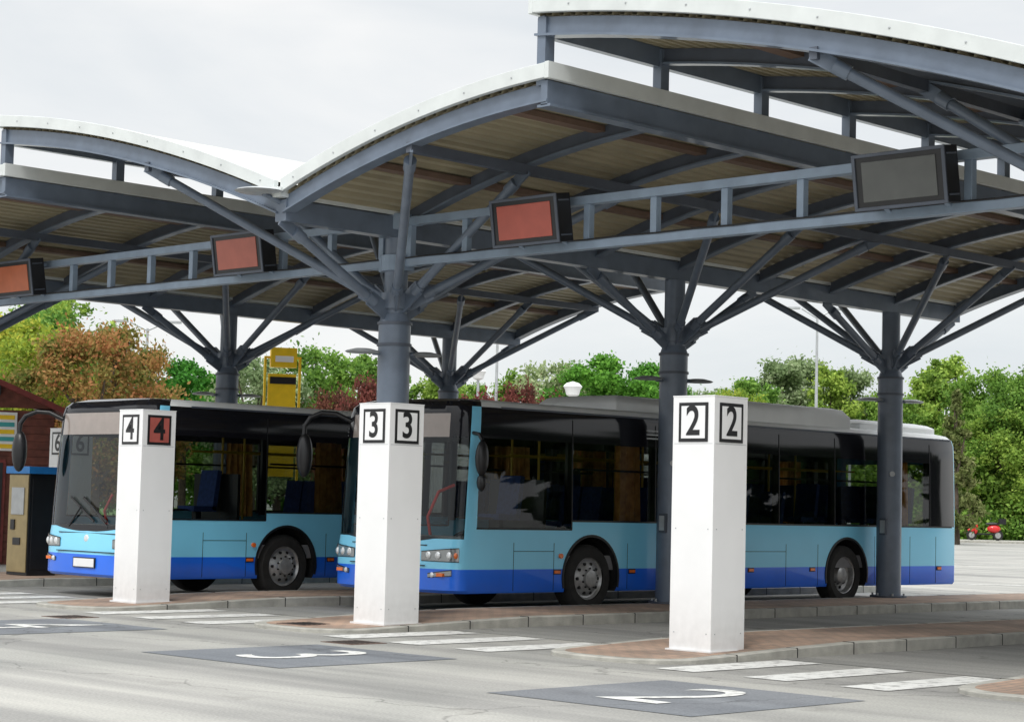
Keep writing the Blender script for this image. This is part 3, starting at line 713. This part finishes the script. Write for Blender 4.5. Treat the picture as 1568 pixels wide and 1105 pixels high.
# ---------------------------------------------------------------- trees
def leafmesh(name,clumps,nleaf,size,m,flat=1.0):
    cl=np.array(clumps); w=cl[:,3]**2; w/=w.sum()
    idx=np.random.choice(len(cl),nleaf,p=w)
    d=np.random.normal(size=(nleaf,3)); d/=np.linalg.norm(d,axis=1)[:,None]
    rr=.35+np.abs(np.random.normal(size=nleaf))*.55
    c=cl[idx,:3]+d*(cl[idx,3]*rr)[:,None]*np.array([1,1,flat])
    a=np.random.normal(size=(nleaf,3)); a/=np.linalg.norm(a,axis=1)[:,None]
    b=np.cross(a,d+np.random.normal(size=(nleaf,3))*.5); b/=np.linalg.norm(b,axis=1)[:,None]
    sz=(size*np.random.uniform(.6,1.4,nleaf))[:,None]
    v=np.stack([c-a*sz,c+b*sz*.6,c+a*sz,c-b*sz*.6],1).reshape(-1,3)
    v[:,2]=np.maximum(v[:,2],.03)
    me=D.meshes.new(name); me.vertices.add(4*nleaf); me.vertices.foreach_set('co',v.ravel())
    me.loops.add(4*nleaf); me.loops.foreach_set('vertex_index',np.arange(4*nleaf))
    me.polygons.add(nleaf); me.polygons.foreach_set('loop_start',np.arange(nleaf)*4); me.polygons.foreach_set('loop_total',np.full(nleaf,4))
    me.update(); me.validate()
    cs=np.random.uniform(.2,.8,len(cl)); sh=np.clip(cs[idx]+np.random.normal(size=nleaf)*.2,0,1)
    at=me.attributes.new('shade','FLOAT','POINT'); at.data.foreach_set('value',np.repeat(sh,4).astype(np.float32))
    me.materials.append(m); return me
def tree_mesh(kind,seed,H,R,trunk=.25,leaf=.12,n=9000,shape='round'):
    random.seed(seed); np.random.seed(seed)
    cl=[]; t=MB(); zb=H*(.20 if shape!='umbrella' else .5)
    if shape=='poplar': zb=H*.10
    if shape=='cone': zb=H*.06
    K={'round':80,'poplar':70,'umbrella':60,'cone':60}[shape]
    for i in range(K):
        f=random.random(); a=random.random()*6.283
        if shape=='cone': rr=R*(1-f)*.9+.1; rad_=rr*math.sqrt(random.random()); r=R*.22*(1-f*.6)
        elif shape=='poplar': rr=R*math.sin(math.pi*min(1,.15+.8*f))**.7; rad_=rr*random.random()**.6*.9; r=R*.26*random.uniform(.5,1.2)
        elif shape=='umbrella': rr=R*math.sqrt(max(0,1-f**2)); rad_=rr*random.random()**.5; r=R*.17*random.uniform(.6,1.2)
        else: rr=R*math.sin(math.pi*(.12+.80*f))**.6*random.uniform(.8,1.15); rad_=rr*random.random()**.45*.9; r=R*.19*random.uniform(.5,1.4)
        z=zb+(H-zb-r*1.2)*f+r*.2
        cl.append((rad_*math.cos(a),rad_*math.sin(a),z,r))
    t.tube((0,0,0),(0.05*H*.1,0,zb+ (H-zb)*.35),trunk,m_bark,10,r2=trunk*.45)
    for c in cl[::4]:
        z0=max(H*.15,min(c[2]-.8,zb+(H-zb)*.35)); t.tube((0,0,z0),(c[0],c[1],c[2]),trunk*.3,m_bark,6,r2=.03)
    tm=t; lm=leafmesh('foliage',cl,n,leaf,LM[kind],flat=.85)
    return tm,lm
TREES={}
def variant(key,*a,**k):
    tm,lm=tree_mesh(*a,**k); o=tm.obj('tmp'); tmesh=o.data; D.objects.remove(o); TREES[key]=(tmesh,lm)
variant('g1','green',1,10,3.4,n=20000,leaf=.115); variant('g2','green',2,10,3.0,n=18000,leaf=.115); variant('g3','green',21,10,2.6,n=16000,leaf=.115)
variant('au','autumn',3,7,2.6,n=26000,leaf=.07); variant('ye','yellow',4,8,2.8,n=22000,leaf=.08)
variant('um','pine',5,9,3.4,n=20000,leaf=.10,shape='umbrella'); variant('po','silver',6,11,2.3,n=16000,leaf=.12,shape='poplar'); variant('pg','green',16,11,2.2,n=16000,leaf=.12,shape='poplar')
variant('si','silver',7,8,2.6,n=14000,leaf=.10); variant('re','red',8,5.4,1.9,n=9000,leaf=.07); variant('co','conifer',9,7.5,1.7,n=12000,leaf=.10,shape='cone')
NM={'g1':'broadleaf_tree','g2':'broadleaf_tree','g3':'broadleaf_tree','au':'autumn_tree','ye':'yellowing_tree','um':'umbrella_pine_tree','po':'poplar_tree','pg':'poplar_tree','si':'olive_tree','re':'plum_tree','co':'cypress_tree'}
H0={'g1':10,'g2':10,'g3':10,'au':7,'ye':8,'um':9,'po':11,'pg':11,'si':8,'re':5.4,'co':7.5}
def tree(key,px,topy,dep,wf=1.0):
    # image pixel column and treetop row, converted to a world position and a height in metres
    lat=(px-784)/3073*dep; h=(752+.0247*px-topy)*dep/3073+1.5
    x,y,_=P(lat,dep); e=empty(NM[key],(x,y,0),rotz=random.random()*6.28)
    k=h/H0[key]; e.scale=(k*wf,k*wf,k)
    for nm,me in zip(('trunk_and_limbs','foliage'),TREES[key]):
        o=D.objects.new(nm,me); scene.collection.objects.link(o); o.parent=e
random.seed(11)
for a in [('g2',95,430,95),('ye',20,475,72,1.1),('ye',-40,470,75),('au',150,487,66),('au',215,520,72,.8),('g1',75,465,85),('ye',60,500,68,.9),
          ('um',285,548,110,1.0),('g2',330,570,120),('si',390,540,100),('si',430,565,105),('g1',485,523,108,.95),('g2',545,536,115),('re',560,570,62,.55),('re',510,590,70,.6),
          ('g3',600,555,125),('g2',660,565,125),('re',735,596,72,.6),('re',800,580,80,.6),('re',850,602,78,.6),('g3',720,580,130),('si',850,548,112),('g2',800,565,125),
          ('um',920,540,100,1.05),('um',990,552,106),('g2',880,560,120),('si',1075,592,118),('g3',1110,588,112),('ye',1130,590,108,.8),('g3',1160,572,112),('po',1200,546,130,1.1),('po',1235,543,132),('pg',1275,556,128,1.0),
          ('po',1310,560,130,1.0),('g3',1345,592,128,.8),('pg',1425,562,130,1.1),('pg',1450,540,132,1.1),('co',1466,595,104,1.05),('g1',1510,560,126,.9),('g2',1555,572,122,1.0),
          ('g2',1600,550,126),('g1',1650,560,120),('g3',1240,612,128),('g3',1385,600,126),('g1',1540,625,121,1.2),('po',1180,592,120),('g1',-110,450,90),('g2',1040,588,130),('g2',1505,612,124,1.2)]:
    tree(*a)
def hedge(lat0,lat1,dep,h,kind,name,n,leaf=.2,th=2.0,pf=P,rs=1):
    cl=[]
    N=int((lat1-lat0)/1.1/rs)
    for i in range(N):
        la=lat0+(lat1-lat0)*i/N
        for q in range(4):
            x,y,_=pf(la+random.uniform(-.6,.6)*rs,dep+random.uniform(-th,th)); r=random.uniform(.5,1.1)*rs; hh=h*random.uniform(.75,1.1)
            cl.append((x,y,max(.4,hh*random.random()**.7-r*.3),r))
    me=leafmesh(name,cl,n,leaf,LM[kind]); o=D.objects.new(name,me); scene.collection.objects.link(o)
hedge(-45,12,128,5.0,'green','distant_hedge',28000,.2); hedge(10,60,121,5.0,'green','distant_hedge',42000,.17); hedge(15,50,118.5,2.2,'green','low_hedge',18000,.13,.8)
def Q(a,b): return (a,-b,0)
hedge(10,190,42,16,'belt','unseen_reflection_trees',42000,.95,4.0,Q,2.2)  # unseen tree belt, added only to darken reflections in the bus glass
gr=MB(); gm=mat('grass',(0.10,0.18,0.04),.9,var=.4,scale=.8,bump=1.0)
q=[P(-160,117,.02),P(160,117,.02),P(160,260,.02),P(-160,260,.02)]; gr.add(q,[(0,1,2,3)],gm); gr.obj('grass_verge',smooth=False)
pv=MB(); a=[P(20,112,.0),P(60,112,.0),P(60,117,.0),P(20,117,.0)]; b=[(x,y,.12) for x,y,_ in a]
pv.add(a+b,[(0,1,5,4),(1,2,6,5),(2,3,7,6),(3,0,4,7),(4,5,6,7)],m_concrete); pv.obj('pavement',smooth=False)
rm=MB()
for dep in(44,62,84): 
    a=[P(8,dep,.006),P(40,dep,.006),P(40,dep+.25,.006),P(8,dep+.25,.006)]; rm.add(a,[(0,1,2,3)],m_roadpaint)
rm.obj('road_marking',smooth=False)

# ---------------------------------------------------------------- world & sun
w=D.worlds.new('World'); scene.world=w; w.use_nodes=True; nt=w.node_tree; N=nt.nodes; L=nt.links
sun_dir=Vector((-.80,-.42,1.05)).normalized()
sky=N.new('ShaderNodeTexSky'); sky.sky_type='NISHITA'; sky.sun_disc=False; sky.sun_elevation=math.asin(sun_dir.z); sky.sun_rotation=math.atan2(sun_dir.x,sun_dir.y)
bg1=N['Background']; bg1.inputs['Strength'].default_value=0.10; L.new(sky.outputs[0],bg1.inputs['Color'])
tc=N.new('ShaderNodeTexCoord'); mp=N.new('ShaderNodeMapping'); mp.inputs['Scale'].default_value=(1,1,3.5); L.new(tc.outputs['Generated'],mp.inputs['Vector'])
n=N.new('ShaderNodeTexNoise'); n.inputs['Scale'].default_value=3.4; n.inputs['Detail'].default_value=7; n.inputs['Roughness'].default_value=.5; n.inputs['Distortion'].default_value=.4
L.new(mp.outputs[0],n.inputs['Vector'])
r=N.new('ShaderNodeValToRGB'); r.color_ramp.elements[0].position=.34; r.color_ramp.elements[1].position=.62
r.color_ramp.elements[0].color=(.80,.84,.87,1); r.color_ramp.elements[1].color=(1.0,1.0,.99,1); L.new(n.outputs['Fac'],r.inputs['Fac'])
sx=N.new('ShaderNodeSeparateXYZ'); L.new(tc.outputs['Generated'],sx.inputs[0])
mr=N.new('ShaderNodeMapRange'); mr.inputs[1].default_value=.28; mr.inputs[2].default_value=.9; mr.inputs[3].default_value=1.0; mr.inputs[4].default_value=2.8; L.new(sx.outputs[2],mr.inputs[0])
bg2=N.new('ShaderNodeBackground'); L.new(mr.outputs[0],bg2.inputs['Strength']); L.new(r.outputs[0],bg2.inputs['Color'])
mx=N.new('ShaderNodeMixShader'); mx.inputs[0].default_value=.9; L.new(bg1.outputs[0],mx.inputs[1]); L.new(bg2.outputs[0],mx.inputs[2]); L.new(mx.outputs[0],N['World Output'].inputs['Surface'])
sd=D.lights.new('sun','SUN'); sd.energy=1.4; sd.angle=rad(14); sd.color=(1,.97,.92); so=D.objects.new('sun',sd); scene.collection.objects.link(so)
so.rotation_euler=sun_dir.to_track_quat('Z','Y').to_euler()
# ---------------------------------------------------------------- camera
cd=D.cameras.new('camera'); cd.sensor_width=36; cd.lens=36*3073/1568; cd.clip_end=3000; cam=D.objects.new('camera',cd); scene.collection.objects.link(cam)
p=rad(4.08); rl=rad(1.41)
h=Vector((math.cos(ANG),math.sin(ANG),0)); right=Vector((math.sin(ANG),-math.cos(ANG),0))
fw=h*math.cos(p)+Vector((0,0,1))*math.sin(p); upv=Vector((0,0,1))*math.cos(p)-h*math.sin(p)
r2=right*math.cos(rl)+upv*math.sin(rl); u2=upv*math.cos(rl)-right*math.sin(rl)
M=Matrix.Identity(4)
for i in range(3): M[i][0]=r2[i];M[i][1]=u2[i];M[i][2]=-fw[i]
M[0][3],M[1][3],M[2][3]=0,0,1.5
cam.matrix_world=M; scene.camera=cam
scene.view_settings.view_transform='Standard'; scene.view_settings.look='None'; scene.view_settings.exposure=0
